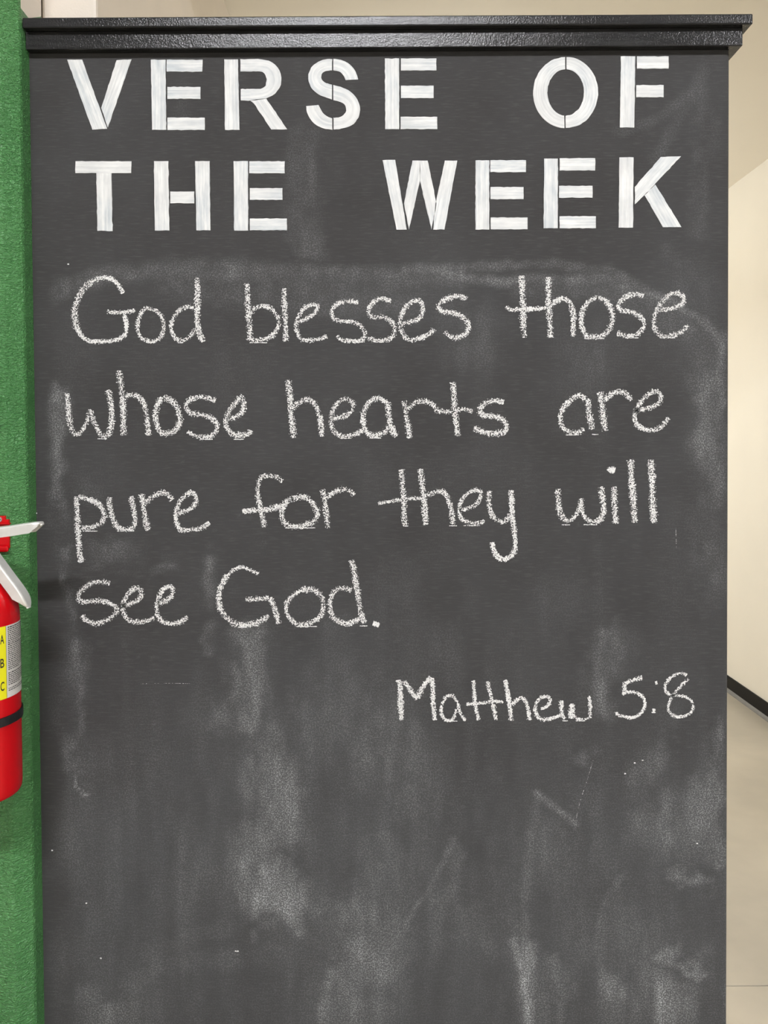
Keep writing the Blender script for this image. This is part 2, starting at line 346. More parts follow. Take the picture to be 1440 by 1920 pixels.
# --- crown: two stepped strips that wrap round the right-hand end
def step(name, y0, zt, zb, bev):
    bm = bmesh.new(); bbox(bm, XL+.001, XR+y0, -y0, TH+.002, zb, zt, bev, 3); return bmobj(name, bm, MAT['black_gloss'], board)
P1, P2 = .027, .015
zA, zB, zC = at(510, 30, -P1).z, at(510, 49.5, -P1).z, at(510, 90, -P2).z
step('cap_strip', P1, zA, zB, .0022); step('frieze_strip', P2, zB+.0001, zC, .0012)
box('backing_board', XL+.002, XR-.012, .004, TH-.004, Z1+.0005, zB-.0002, MAT['black_gloss'], board)

# --- stencilled heading
def jag(pts, amp=.45, step_=6.0):
    o = []
    for (ax, ay), (bx, by) in zip(pts, pts[1:]+pts[:1]):
        L = math.hypot(bx-ax, by-ay); k = max(1, int(L/step_)); nxp, nyp = -(by-ay)/(L+1e-6), (bx-ax)/(L+1e-6)
        for i in range(k):
            t = i/k; j = random.gauss(0, amp*.6) if i else 0
            o.append((ax+(bx-ax)*t+nxp*j, ay+(by-ay)*t+nyp*j))
    return o
TP = .0009
def letter_piece(bm, uvl, pts, ang):
    """flat piece with its outline in photo px, brush direction ang (degrees from horizontal)"""
    pts = jag(pts); P = [at(x, y, 0) for x, y in pts]
    fr = [bm.verts.new((p.x, -TP, p.z)) for p in P]; bk = [bm.verts.new((p.x, 0.0, p.z)) for p in P]
    f = bm.faces.new(fr); new = [f]
    for i in range(len(P)):
        j = (i+1) % len(P); new.append(bm.faces.new((fr[i], bk[i], bk[j], fr[j])))
    c, s = math.cos(math.radians(ang)), math.sin(math.radians(ang)); ox, oz = random.random()*5, random.random()*5
    for f in new:
        for lp in f.loops: x, z = lp.vert.co.x, lp.vert.co.z; lp[uvl].uv = (x*c+z*s+ox, -x*s+z*c+oz)
def resample(pts, n):
    d = [0]
    for a, b in zip(pts, pts[1:]): d.append(d[-1]+math.hypot(b[0]-a[0], b[1]-a[1]))
    o = []
    for i in range(n):
        t = d[-1]*i/(n-1); k = 0
        while k < len(d)-2 and d[k+1] < t: k += 1
        u = (t-d[k])/max(1e-6, d[k+1]-d[k]); o.append((pts[k][0]+(pts[k+1][0]-pts[k][0])*u, pts[k][1]+(pts[k+1][1]-pts[k][1])*u))
    return o
def catmull(pts, per=8):
    if len(pts) < 3: return resample(pts, max(2, per*2))
    o = []; P = [pts[0]]+list(pts)+[pts[-1]]
    for i in range(1, len(P)-2):
        p0, p1, p2, p3 = P[i-1], P[i], P[i+1], P[i+2]
        for k in range(per):
            t = k/per; o.append(tuple(.5*(2*p1[c]+(p2[c]-p0[c])*t+(2*p0[c]-5*p1[c]+4*p2[c]-p3[c])*t*t+(3*p1[c]-p0[c]-3*p2[c]+p3[c])*t**3) for c in (0, 1)))
    o.append(tuple(pts[-1])); return o
def letter_strip(bm, uvl, outer, inner, n=30):
    """curved piece between an outer and an inner line, brushed along the curve"""
    A = resample(catmull(outer), n); B = resample(catmull(inner), n); rows = []; ox, oz = random.random()*5, random.random()*5; m = 5
    L = 0; prev = None; us = []
    for a, b in zip(A, B):
        mid = ((a[0]+b[0])/2, (a[1]+b[1])/2)
        if prev: L += math.hypot(mid[0]-prev[0], mid[1]-prev[1])*.00094
        prev = mid; us.append(L); r = []
        for k in range(m):
            t = k/(m-1); j = random.gauss(0, .25) if k in (0, m-1) else 0
            p = at(a[0]+(b[0]-a[0])*t+j, a[1]+(b[1]-a[1])*t+j, 0); r.append(bm.verts.new((p.x, -TP, p.z)))
        rows.append(r)
    wd = math.hypot(A[n//2][0]-B[n//2][0], A[n//2][1]-B[n//2][1])*.00094; fl_ = []
    for i in range(n-1):
        for k in range(m-1):
            f = bm.faces.new((rows[i][k], rows[i+1][k], rows[i+1][k+1], rows[i][k+1]))
            for lp, (ii, kk) in zip(f.loops, ((i, k), (i+1, k), (i+1, k+1), (i, k+1))): lp[uvl].uv = (us[ii]+ox, wd*kk/(m-1)+oz)
    ring = [r[0] for r in rows]+rows[-1][1:]+[r[-1] for r in reversed(rows[:-1])]+list(reversed(rows[0][1:-1]))
    bk = [bm.verts.new((v.co.x, 0, v.co.z)) for v in ring]
    for i in range(len(ring)):
        j = (i+1) % len(ring); f = bm.faces.new((ring[i], bk[i], bk[j], ring[j]))
        for lp in f.loops: lp[uvl].uv = (ox, oz)
def S(ox, oy, s, pts): return [(ox+x/s, oy+y/s) for x, y in pts]
def rect(x0, y0, x1, y1): return [(x0, y0), (x1, y0), (x1, y1), (x0, y1)]
def painted(name_pieces):
    bm = bmesh.new(); uvl = bm.loops.layers.uv.new('UVMap')
    for p in name_pieces:
        if p[0] == 'p': letter_piece(bm, uvl, p[1], p[2])
        else: letter_strip(bm, uvl, p[1], p[2])
    bmesh.ops.triangulate(bm, faces=[f for f in bm.faces if len(f.verts) > 4])
    bmesh.ops.recalc_face_normals(bm, faces=bm.faces)
    return bmobj('painted_letter', bm, MAT['stencil_paint'], panel)
A1 = lambda p: S(0, 0, 3, p); A2 = lambda p: S(480, 80, 3, p); A3 = lambda p: S(960, 0, 3, p); A4 = lambda p: S(400, 90, 4.8, p)
def ell(cx, cy, rx, ry, a0, a1, n=15): return [(cx+rx*math.cos(math.radians(a0+(a1-a0)*i/(n-1))), cy+ry*math.sin(math.radians(a0+(a1-a0)*i/(n-1)))) for i in range(n)]
painted([('p', A1([(379,337),(463,337),(603,725),(520,730)]), -70), ('p', A1([(657,340),(740,335),(607,717),(570,608)]), 70)])
painted([('p', A1([(849,337),(932,337),(936,731),(856,731)]), 90), ('p', A1([(938,337),(1140,337),(1138,404),(938,404)]), 0), ('p', A1(rect(942,490,1128,557)), 0), ('p', A1(rect(942,663,1152,732)), 0)])
painted([('p', A4([(99,104),(222,104),(238,738),(106,738)]), 90),
         ('s', A4([(245,104),(340,104),(420,104),(500,118),(560,155),(600,215),(612,290),(595,360),(555,410),(520,435),(475,455),(400,470),(330,474),(247,472)]),
               A4([(245,213),(340,213),(425,213),(455,225),(475,260),(480,300),(465,345),(430,368),(380,370),(320,371),(247,372)])),
         ('p', A4([(475,453),(665,733),(522,735),(365,500),(330,472),(400,462)]), -57)])
painted([('s', A4([(1080,98),(1150,110),(1215,140),(1265,190),(1290,240),(1302,285)]), A4([(1080,203),(1110,208),(1145,220),(1175,255),(1190,290)])),
         ('s', A4([(1068,100),(1000,105),(930,135),(880,185),(855,250),(862,310),(890,370),(950,420),(1010,445),(1068,465)]), A4([(1068,203),(1020,208),(985,225),(970,255),(980,290),(1010,315),(1068,333)])),
         ('s', A4([(1080,335),(1150,355),(1220,385),(1280,440),(1315,510),(1320,570),(1300,640),(1250,690),(1180,722),(1083,735)]), A4([(1080,470),(1150,490),(1185,515),(1195,555),(1180,595),(1140,622),(1083,630)])),
         ('s', A4([(835,525),(845,585),(880,650),(930,697),(1000,727),(1070,735)]), A4([(947,515),(965,550),(990,590),(1030,620),(1070,635)]))])
painted([('p', A2([(725,90),(805,90),(805,487),(727,487)]), 90), ('p', A2(rect(815,90,1015,157)), 0), ('p', A2(rect(815,243,999,312)), 0), ('p', A2(rect(813,418,1020,487)), 0)])
painted([('s', A3([(298,322)]+ell(300,522,182,200,-95,-265)+[(295,722)]), A3([(298,390)]+ell(302,521,103,131,-97,-263)+[(293,652)])),
         ('s', A3([(306,322)]+ell(302,521,182,200,-85,85)+[(301,720)]), A3([(306,390)]+ell(302,521,102,131,-83,83)+[(300,652)]))])
painted([('p', A3([(611,318),(693,318),(687,718),(606,718)]), 90), ('p', A3(rect(702,318,880,387)), 0), ('p', A3(rect(698,480,852,548)), 0)])
painted([('p', A1([(426,908),(740,908),(738,974),(425,974)]), 0), ('p', A1([(543,974),(628,974),(634,1300),(549,1300)]), 90)])
painted([('p', A1([(867,907),(948,907),(953,1297),(872,1297)]), 90), ('p', A1(rect(958,1078,1093,1144)), 0), ('p', A1([(1098,907),(1180,907),(1184,1296),(1105,1296)]), 90)])
painted([('p', A1([(1314,907),(1395,907),(1397,1297),(1318,1297)]), 90), ('p', rect(467.5,302.7,534,325), 0), ('p', rect(468.5,353,529.7,375), 0), ('p', rect(468.5,410,538,432), 0)])
painted([('p', A2([(712,662),(783,660),(848,1052),(790,1052)]), -80), ('p', A2([(880,664),(922,664),(922,778),(860,1052),(833,905)]), 78), ('p', A2([(922,664),(965,664),(1015,905),(987,1052),(922,778)]), -78), ('p', A2([(1062,664),(1132,664),(1060,1052),(996,1052),(1010,905)]), 78)])
painted([('p', A2([(1235,663),(1312,663),(1312,1052),(1234,1052)]), 90), ('p', rect(919.3,300.7,986,323), 0), ('p', rect(919.7,351,981.5,373.5), 0), ('p', rect(920,408,989,430), 0)])
painted([('p', A3([(180,893),(257,893),(257,1284),(177,1284)]), 90), ('p', A3(rect(267,891,467,960)), 0), ('p', A3(rect(264,1046,452,1113)), 0), ('p', A3(rect(267,1217,471,1284)), 0)])
painted([('p', A3([(603,886),(683,886),(680,1281),(599,1281)]), 90), ('p', A3([(836,884),(950,880),(742,1100),(690,1150),(690,1052)]), 47), ('p', A3([(745,1099),(805,1039),(952,1278),(848,1278)]), -60)])

# --- handwritten chalk: every stroke a ribbon on the board, measured centre line in photo px
LAY = [0]
def chalk(strokes, name='chalk_letter', width=11.5, dense=0.0):
    vs_, fs, ed, dn = [], [], [], []
    for st in strokes:
        wd, de = width, dense
        if isinstance(st, dict): wd = st.get('w', wd); de = st.get('d', de); st = st['p']
        c = catmull(st, 7) if len(st) > 1 else [(st[0][0]-wd*.4, st[0][1]), (st[0][0]-wd*.15, st[0][1]-wd*.1), (st[0][0]+wd*.15, st[0][1]+wd*.05), (st[0][0]+wd*.4, st[0][1])]
        LAY[0] += 1; yy = -.0003-.000012*(LAY[0] % 12); n0 = len(c); b0 = len(vs_); hw0 = wd*.66
        ph = random.random()*9
        for i, p in enumerate(c):
            a, b = c[max(0, i-1)], c[min(n0-1, i+1)]; tx, ty = b[0]-a[0], b[1]-a[1]; L = math.hypot(tx, ty)+1e-6; nx_, ny_ = -ty/L, tx/L
            hw = hw0*(1+.10*math.sin(i*.37+ph)+.06*math.sin(i*1.1+ph))
            endk = 1.0 if 0 < i < n0-1 else .75
            for k in range(5):
                t = (k-2)/2; q = at(p[0]+nx_*hw*t*endk, p[1]+ny_*hw*t*endk, 0)
                vs_.append((q.x, yy, q.z)); ed.append(max(abs(t), .55 if i in (0, n0-1) else 0)); dn.append(de)
        for i in range(n0-1):
            for k in range(4): o = b0+i*5+k; fs.append((o, o+1, o+6, o+5))
    ob = meshobj(name, vs_, fs, MAT['chalk'], panel)
    for nm, arr in (('edge', ed), ('dense', dn)):
        a_ = ob.data.attributes.new(nm, 'FLOAT', 'POINT'); a_.data.foreach_set('value', arr)
    return ob
k1 = 1440/420
def CA(p): return S(100, 480, k1, p)
def CB(p): return S(500, 480, k1, p)
def CC(p): return S(900, 480, k1, p)
def CD(p): return S(100, 840, k1, p)
def CE(p): return S(380, 840, k1, p)
def CG(p): return S(680, 840, 4.5, p)
def CH(p): return S(1000, 840, 4.5, p)
def CI(p): return S(720, 1240, 4.8, p)
def CJ(p): return S(1020, 1240, 4.8, p)
def b_(p, w, d=0.0): return dict(p=p, w=w, d=d)
# God
chalk([b_(CA([(450,240),(425,195),(390,158),(340,140),(290,144),(235,172)]), 9.5, .3), b_(CA([(245,165),(195,212),(158,280),(138,350),(142,420),(158,480)]), 13.5), b_(CA([(155,475),(192,523),(240,548),(300,551),(370,545),(430,530),(465,500),(470,450),(460,395),(455,372)]), 8.5, .35), b_(CA([(345,360),(400,363),(460,362),(528,349)]), 8.5, .2)])
chalk([CA([(595,332),(562,370),(545,420),(543,470),(560,520),(605,545),(650,547),(690,520),(710,470),(705,410),(680,368),(640,343),(595,335)])], width=9)
chalk([b_(CA([(905,332),(860,327),(812,347),(772,400),(758,460),(777,520),(820,545),(860,533),(895,500),(915,465)]), 9.5), b_(CA([(925,140),(928,250),(926,350),(927,430),(938,490),(965,552)]), 12.5, .1)])
# blesses
chalk([b_(CA([(1245,175),(1250,260),(1255,380),(1262,460),(1266,545)]), 12.5), b_(CA([(1265,375),(1300,335),(1350,322),(1400,340),(1425,365),(1446,400),(1448,440),(1428,490),(1386,525),(1330,537),(1270,546)]), 10)])
chalk([CB([(115,205),(115,300),(120,400),(122,480),(122,550)])], width=12)
chalk([CB([(205,425),(250,405),(300,375),(325,340),(318,315),(285,315),(240,335),(205,390),(190,450),(205,510),(240,543),(300,540),(350,530),(388,515)])], width=9.5)
chalk([CB([(590,300),(540,292),(480,297),(437,322),(420,360),(432,402),(490,420),(550,422),(600,447),(632,490),(628,525),(590,546),(530,547),(485,540),(450,515)])], width=9.5)
chalk([CB([(800,295),(750,275),(700,287),(662,327),(657,370),(692,398),(750,392),(800,422),(823,460),(818,505),(780,538),(720,543),(650,528)])], width=10)
chalk([CB([(870,440),(920,425),(975,405),(1000,370),(1003,320),(985,292),(955,287),(912,312),(872,365),(857,430),(872,490),(912,538),(970,533),(1030,510),(1065,485),(1075,468)])], width=10.5)
chalk([b_(CB([(1285,280),(1250,260),(1210,257),(1160,275),(1112,307),(1107,335),(1140,360),(1200,367)]), 11), b_(CB([(1140,360),(1200,367),(1250,387),(1293,425),(1298,470),(1270,507),(1220,524),(1180,517),(1140,490)]), 11)])
# those
chalk([b_(CC([(268,125),(272,220),(275,340),(278,430),(285,525)]), 13.5), b_(CC([(165,325),(195,345),(280,342),(360,340),(430,332)]), 9, .2)])
chalk([b_(CC([(440,135),(440,250),(443,350),(450,450),(455,525)]), 13), b_(CC([(450,330),(485,292),(530,274),(573,297),(597,350),(600,430),(600,520)]), 12)])
chalk([CC([(760,267),(712,283),(668,335),(650,400),(655,460),(692,512),(760,518),(820,488),(848,430),(852,380),(833,322),(800,282),(750,267)])], width=11.5)
chalk([CC([(1050,260),(1010,245),(950,257),(902,292),(888,325),(912,350),(980,362),(1030,392),(1053,430),(1043,475),(1000,507),(940,513),(880,495)])], width=10.5)
chalk([CC([(1150,345),(1210,342),(1270,325),(1308,298),(1303,260),(1270,238),(1222,248),(1172,292),(1133,350),(1118,420),(1132,480),(1172,512),(1230,513),(1290,490),(1340,445)])], width=10.5)
# whose
chalk([b_(CA([(90,880),(95,960),(102,1040),(117,1110),(145,1152)]), 12), b_(CA([(145,1152),(180,1130),(215,1070),(240,985)]), 10), b_(CA([(240,985),(252,1040),(277,1100),(310,1157)]), 11), b_(CA([(310,1157),(350,1152),(373,1090),(376,1000),(368,930),(352,860)]), 12.5)])
chalk([b_(CA([(420,735),(435,830),(445,920),(450,1000),(452,1080),(455,1155)]), 13.5), b_(CA([(455,910),(490,895),(540,902),(580,947),(600,1020),(605,1090),(612,1155)]), 11.5)])
chalk([CA([(705,910),(672,950),(658,1020),(668,1090),(702,1138),(750,1138),(797,1108),(813,1050),(798,980),(763,932),(705,912)])], width=13)
chalk([CA([(1045,930),(1000,915),(930,907),(872,932),(853,970),(882,1008),(950,1020),(1010,1037),(1048,1075),(1048,1120),(1010,1157),(940,1162),(860,1130)])], width=11)
chalk([CA([(1125,1045),(1170,1035),(1208,1010),(1226,960),(1213,912),(1187,927),(1142,980),(1113,1040),(1113,1100),(1152,1143),(1210,1153),(1260,1140),(1270,1120)])], width=11.5)
# hearts
chalk([b_(CB([(140,795),(148,900),(155,1000),(165,1090),(172,1170)]), 13), b_(CB([(165,985),(202,947),(260,927),(303,942),(333,1000),(350,1090),(355,1162)]), 12)])
chalk([CB([(420,1050),(480,1035),(530,1010),(558,970),(543,932),(495,922),(452,952),(418,1020),(418,1090),(452,1143),(510,1158),(580,1140),(620,1120)])], width=10.5)
chalk([b_(CB([(775,950),(740,922),(700,917),(652,947),(622,1010),(622,1080),(648,1138),(700,1153),(760,1130),(785,1100)]), 11), b_(CB([(780,940),(788,1040),(805,1110),(835,1162)]), 13.5)])
chalk([b_(CB([(885,930),(895,1000),(905,1080),(922,1172)]), 12), b_(CB([(905,985),(950,947),(1010,932),(1060,952),(1100,993),(1140,1000)]), 11)])
chalk([b_(CB([(1198,810),(1205,900),(1210,1000),(1218,1080),(1228,1160)]), 13), b_(CB([(1090,995),(1150,1000),(1200,995),(1270,985),(1325,1000)]), 10.5)])
chalk([CB([(1526,940),(1465,930),(1410,947),(1370,985),(1378,1013),(1400,1025),(1460,1030),(1513,1052),(1543,1090),(1528,1128),(1470,1143),(1400,1135),(1330,1105)])], width=12)
# are
chalk([b_(CC([(680,922),(640,897),(602,912),(548,960),(518,1020),(523,1080),(557,1123),(620,1133),(672,1118)]), 11), b_(CC([(697,915),(695,980),(705,1050),(722,1115)]), 13)])
chalk([b_(CC([(768,872),(782,940),(790,1010),(797,1070),(805,1125)]), 14), b_(CC([(800,925),(845,887),(900,874),(945,892),(972,930)]), 11.5)])
chalk([CC([(985,995),(1050,985),(1110,970),(1150,945),(1163,905),(1140,872),(1102,877),(1052,917),(1013,970),(993,1040),(1013,1088),(1060,1113),(1120,1118),(1170,1093),(1213,1040)])], width=10.5)
# pure
chalk([b_(CD([(150,310),(155,400),(158,500),(165,600),(170,680),(180,737)]), 12.5, .1), b_(CD([(160,312),(220,327),(280,352),(318,395),(328,440),(308,480),(250,508),(185,515)]), 11.5)])
chalk([CD([(360,315),(365,380),(382,450),(412,508),(460,522),(503,517),(526,480),(518,400),(500,310)])], width=11)
chalk([b_(CD([(565,295),(580,370),(590,440),(607,532)]), 12), b_(CD([(590,360),(640,312),(700,287),(740,302),(765,335)]), 11)])
chalk([CD([(800,420),(850,405),(898,380),(916,340),(913,302),(885,287),(842,312),(807,360),(788,420),(793,480),(822,528),(880,525),(950,515),(1005,480)])], width=10, dense=.1)
# for
chalk([b_(CE([(515,215),(480,190),(430,177),(382,187),(357,240),(357,310),(370,390),(385,450),(395,510)]), 11), b_(CE([(255,408),(330,400),(420,395),(510,370)]), 10.5, .15)])
chalk([CE([(580,322),(532,352),(508,410),(518,470),(552,498),(600,506),(670,493),(722,463),(738,420),(718,372),(680,327),(630,314),(570,327)])], width=12)
chalk([b_(CE([(770,265),(785,340),(792,410),(800,470),(808,515)]), 11.5), b_(CE([(795,322),(840,287),(900,264),(945,272),(975,305)]), 10.5)])
# they
chalk([b_(CG([(325,180),(335,280),(342,380),(348,480),(350,570),(360,655)]), 12), b_(CG([(130,470),(200,455),(300,440),(400,425),(500,425)]), 8.5, .1)])
chalk([b_(CG([(482,175),(500,260),(508,360),(518,450),(525,550),(533,650)]), 12.5), b_(CG([(520,410),(590,382),(660,362),(705,400),(735,470),(753,560),(760,650)]), 10.5)])
chalk([CG([(815,530),(880,510),(950,480),(988,430),(998,372),(960,357),(902,373),(847,420),(817,490),(818,560),(852,610),(920,633),(980,633),(1030,615)])], width=9)
chalk([b_(CG([(1070,360),(1065,440),(1077,530),(1112,590),(1170,622),(1220,603),(1250,560)]), 10.5), b_(CG([(1252,355),(1255,450),(1262,560),(1275,660),(1285,760),(1285,850),(1255,908),(1190,938),(1132,908),(1102,850),(1092,795)]), 10.5, .25)])
# will
chalk([b_(CH([(205,345),(210,430),(220,530),(252,598)]), 13), b_(CH([(252,598),(300,612),(350,578),(393,500),(405,425)]), 10), b_(CH([(405,425),(408,490),(418,560),(460,608),(520,632)]), 10), b_(CH([(520,632),(565,598),(590,530),(585,430),(570,325)]), 12.5)])
chalk([b_(CH([(682,325),(683,430),(687,520),(697,640)]), 13), b_(CH([(635,200),(655,182),(690,190)]), 11, 1.0)])
chalk([CH([(820,95),(825,220),(835,350),(845,480),(855,632)])], width=14)
chalk([CH([(990,95),(1000,220),(1003,350),(1007,480),(1018,635)])], width=14)
# see
chalk([CD([(365,870),(320,860),(270,862),(212,892),(168,930),(163,968),(187,988),(250,985),(310,982),(370,1002),(408,1035),(393,1070),(340,1108),(270,1128),(212,1108),(185,1075)])], width=11)
chalk([CD([(440,1015),(500,1000),(548,975),(568,930),(548,902),(515,907),(477,945),(449,1010),(458,1070),(492,1108),(540,1118),(600,1110),(650,1090)])], width=10.5)
chalk([CD([(670,1000),(720,985),(758,955),(768,910),(745,892),(707,907),(678,960),(663,1030),(678,1090),(722,1123),(780,1128),(830,1110),(865,1085)])], width=10.5)
# God.
chalk([b_(CE([(360,812),(310,785),(250,767),(202,782),(152,825)]), 7.5, .2), b_(CE([(160,815),(118,890),(103,970),(118,1040),(152,1088),(200,1127),(260,1138),(330,1128),(390,1103),(425,1075)]), 12), b_(CE([(275,972),(350,968),(425,962)]), 10, .1), b_(CE([(430,962),(455,1010),(475,1070),(490,1130)]), 12)])
chalk([b_(CE([(680,918),(640,912),(592,938),(548,985),(537,1040),(562,1098),(612,1136)]), 9.5, .15), b_(CE([(610,1136),(680,1128),(740,1098),(773,1050),(773,980),(743,932),(700,907),(640,902)]), 11.5)])
chalk([b_(CE([(960,915),(910,902),(867,907),(828,950),(818,1020),(832,1080),(872,1113),(930,1128),(985,1110),(1010,1095)]), 11), b_(CE([(955,720),(975,800),(990,900),(1005,990),(1020,1070),(1042,1127)]), 12.5)])
chalk([b_(CE([(1095,1125),(1115,1132),(1135,1140)]), 9, 1.0)], name='chalk_full_stop')
# Matthew 5:8
chalk([b_(CI([(135,165),(147,250),(148,330),(152,420),(158,530)]), 11.5, .25), b_(CI([(180,175),(225,240),(265,300),(300,340)]), 9, .3), b_(CI([(300,330),(330,260),(380,190),(430,145)]), 10.5, .25), b_(CI([(430,150),(440,250),(440,350),(448,440),(458,530)]), 9.5, .3)])
chalk([b_(CI([(600,300),(560,320),(530,370),(515,430),(525,490),(560,527),(610,527),(640,480),(650,430)]), 7, .4), b_(CI([(590,295),(630,320),(665,380),(675,430),(700,490),(738,532)]), 7, .3)])
chalk([b_(CI([(805,170),(810,260),(818,350),(830,440),(850,530)]), 8, .35), b_(CI([(740,387),(820,380),(900,370),(980,362),(1075,362)]), 6.5, .35)])
chalk([b_(CI([(930,180),(950,270),(975,370),(992,450),(1010,530)]), 8.5, .25)])
chalk([b_(CI([(1090,165),(1110,270),(1125,370),(1138,450),(1142,535)]), 9, .4), b_(CI([(1150,390),(1200,345),(1245,330),(1280,370),(1300,450),(1310,530)]), 8, .3)])
chalk([b_(CI([(1410,430),(1470,400),(1495,360),(1485,325),(1460,315)]), 7, .3), b_(CI([(1460,312),(1410,330),(1370,380),(1362,440),(1385,500),(1430,525),(1500,515),(1560,495),(1590,480)]), 7.5, .3)])
chalk([b_(CJ([(155,350),(158,420),(165,480),(190,515)]), 8.5, .2), b_(CJ([(250,380),(250,440),(240,515)]), 11, .35), b_(CJ([(262,470),(300,515),(350,522),(410,510)]), 5.5, .2), b_(CJ([(403,310),(415,390),(412,450),(418,510)]), 7.5, .3)])
chalk([b_(CJ([(885,145),(820,162),(760,185),(715,205)]), 8.5, .3), b_(CJ([(725,190),(722,250),(715,300)]), 8, .3), b_(CJ([(705,290),(770,275),(840,285),(890,325),(908,385),(890,440),(840,490),(790,505),(720,495),(660,480),(655,455)]), 6.5, .4)])
chalk([b_(CJ([(1000,195),(1020,190)]), 6, 1.0)], name='chalk_colon_dot'); chalk([b_(CJ([(988,425),(988,465)]), 6, 1.0)], name='chalk_colon_dot')
chalk([b_(CJ([(1285,125),(1240,105),(1190,115),(1130,155),(1090,215),(1100,275),(1150,305),(1210,308),(1270,320),(1330,360),(1340,420),(1310,470),(1240,497),(1170,490),(1122,440),(1125,380),(1165,300),(1230,225),(1300,155)]), 6.5, .15)])
# straight-edge ticks of chalk under the lines
def dash(mapper, rows):
    for x0, x1, y in rows: chalk([mapper([(x0, y), ((x0+x1)/2, y+.3), (x1, y)])], name='chalk_tick', width=1.6, dense=.9)
dash(CA, [(245,330,556), (600,655,557), (800,835,557), (1260,1375,557), (285,345,1175), (950,1025,1178), (1160,1225,1178)])
dash(CB, [(545,630,553), (690,755,553), (470,545,1172), (660,735,1170)]); dash(CC, [(670,800,531), (930,1020,526), (1155,1255,526), (550,635,1150), (720,760,1147)])
dash(CD, [(190,285,534), (410,520,533)]); dash(CE, [(530,725,513), (235,285,1152), (595,735,1147), (1010,1060,1143)]); dash(CG, [(730,795,656), (850,990,655), (340,385,658)])
dash(CH, [(240,310,648), (420,540,647)]); dash(CI, [(540,660,537)]); dash(CJ, [(165,215,535), (285,370,535)])
# a few scratches and specks
def S1(pts, w_, d_): chalk([b_(pts, w_, d_)], name='scratch', width=w_)
S1([(1112,1425),(1100,1465),(1087,1505),(1078,1545)], .7, -.4); S1([(262,1282),(315,1281),(362,1282)], .5, -.5); S1([(1267,989),(1268,1030)], .8, -.4)
for x, y in ((98, 1594), (189, 1796), (446, 1783), (162, 1693), (442, 1783), (68, 962), (1307, 1581), (1172, 1450), (1190, 1430), (1205, 1425), (128, 495)):
    chalk([[(x-1.5, y), (x, y+.4), (x+1.6, y)]], name='chalk_speck', width=2, dense=1.2)

# ------------------------------------------------------------------ fire extinguisher
RB = .066; YC = CY0-.020-RB; dr = ray(39, 1230)
XC = CAM.x + dr.x/dr.y*(YC+D) - RB/math.cos(math.atan2(abs(dr.x), dr.y))
def zpx(px, py): return at(px, py, YC).z
ZT, ZBt = zpx(39, 1160), zpx(39, 1488)   # shoulder and foot of the cylinder
ext = empty('fire_extinguisher', (XC, YC, ZBt)); tag(ext, 'red fire extinguisher with yellow ABC label strapped to the green column', 'fire extinguisher')
prof = [(RB*.80, ZBt), (RB*.90, ZBt+.0006), (RB*.965, ZBt+.003), (RB*.99, ZBt+.007), (RB, ZBt+.014)]
prof += [(RB, z) for z in np.linspace(ZBt+.03, ZT, 8)]; HD = .066
prof += [(.019+(RB-.019)*math.cos(a), ZT+HD*math.sin(a)) for a in np.linspace(.08, math.pi/2, 14)] + [(.019, ZT+HD+.006)]
cyl = lathe('cylinder', prof, MAT['red_enamel'], ext, XC, YC, 96)
def hit(px, py):                          # where the view ray meets the cylinder: angle and height
    d = ray(px, py); o = CAM-Vector((XC, YC, 0)); A = d.x**2+d.y**2; B = 2*(o.x*d.x+o.y*d.y); C = o.x**2+o.y**2-RB**2
    t = (-B-math.sqrt(max(0, B*B-4*A*C)))/(2*A); p = o+d*t; return math.atan2(p.y, p.x), p.z
def wrap(name, s0, s1, z0, z1, mat, parent, r=RB+.0005, n=24):
    vs_, fs = [], []
    for i in range(n+1):
        a = s0+(s1-s0)*i/n
        for z in (z0, z1): vs_.append((XC+r*math.cos(a), YC+r*math.sin(a), z))
    for i in range(n): fs.append((2*i, 2*i+2, 2*i+3, 2*i+1))
    return meshobj(name, vs_, fs, mat, parent, True)
aY, zl0 = hit(12.6, 1309); _, zl1 = hit(12.6, 1173); aR = hit(36.5, 1230)[0]+.35
lab = wrap('label', aY, aR, zl0, zl1, MAT['label_white'], ext)
yel = wrap('yellow_panel', aY-.62, aY-.004, zl0, zl1, MAT['label_yellow'], lab, RB+.0005)
wrap('divider', aY-.004, aY+.002, zl0, zl1, MAT['fine_ink'], lab, RB+.0007, 2)
wrap('left_text_panel', aY-1.6, aY-.62, zl0, zl1, MAT['label_white'], lab)
def glyph(ch, px, py, hpx):
    cu = bpy.data.curves.new('g', 'FONT'); cu.body = ch; cu.size = 1; cu.align_x = 'CENTER'; cu.offset = .012
    ob = bpy.data.objects.new('g', cu); COL.objects.link(ob); dg = bpy.context.evaluated_depsgraph_get()
    m = bpy.data.meshes.new_from_object(ob.evaluated_get(dg)); bpy.data.objects.remove(ob)
    ys_ = [v.co.y for v in m.vertices]; xs_ = [v.co.x for v in m.vertices]; hh = max(ys_)-min(ys_); ww = max(xs_)-min(xs_); xm = (max(xs_)+min(xs_))/2
    a0, zc = hit(px, py); Hh = hpx*.00082; Ww = Hh*.47
    for v in m.vertices:
        s_ = (v.co.x-xm)/ww*Ww; z = zc+((v.co.y-min(ys_))/hh-.5)*Hh; a = a0+s_/RB
        v.co = (XC+(RB+.0009)*math.cos(a), YC+(RB+.0009)*math.sin(a), z)
    m.materials.append(MAT['label_ink']); o = bpy.data.objects.new('class_letter', m); link(o, yel); return o
glyph('A', 3.2, 1199, 17); glyph('B', 3.6, 1243.5, 17); glyph('C', 4.0, 1287, 17)
vs_, fs = [], []                          # rows of fine print, too small to read
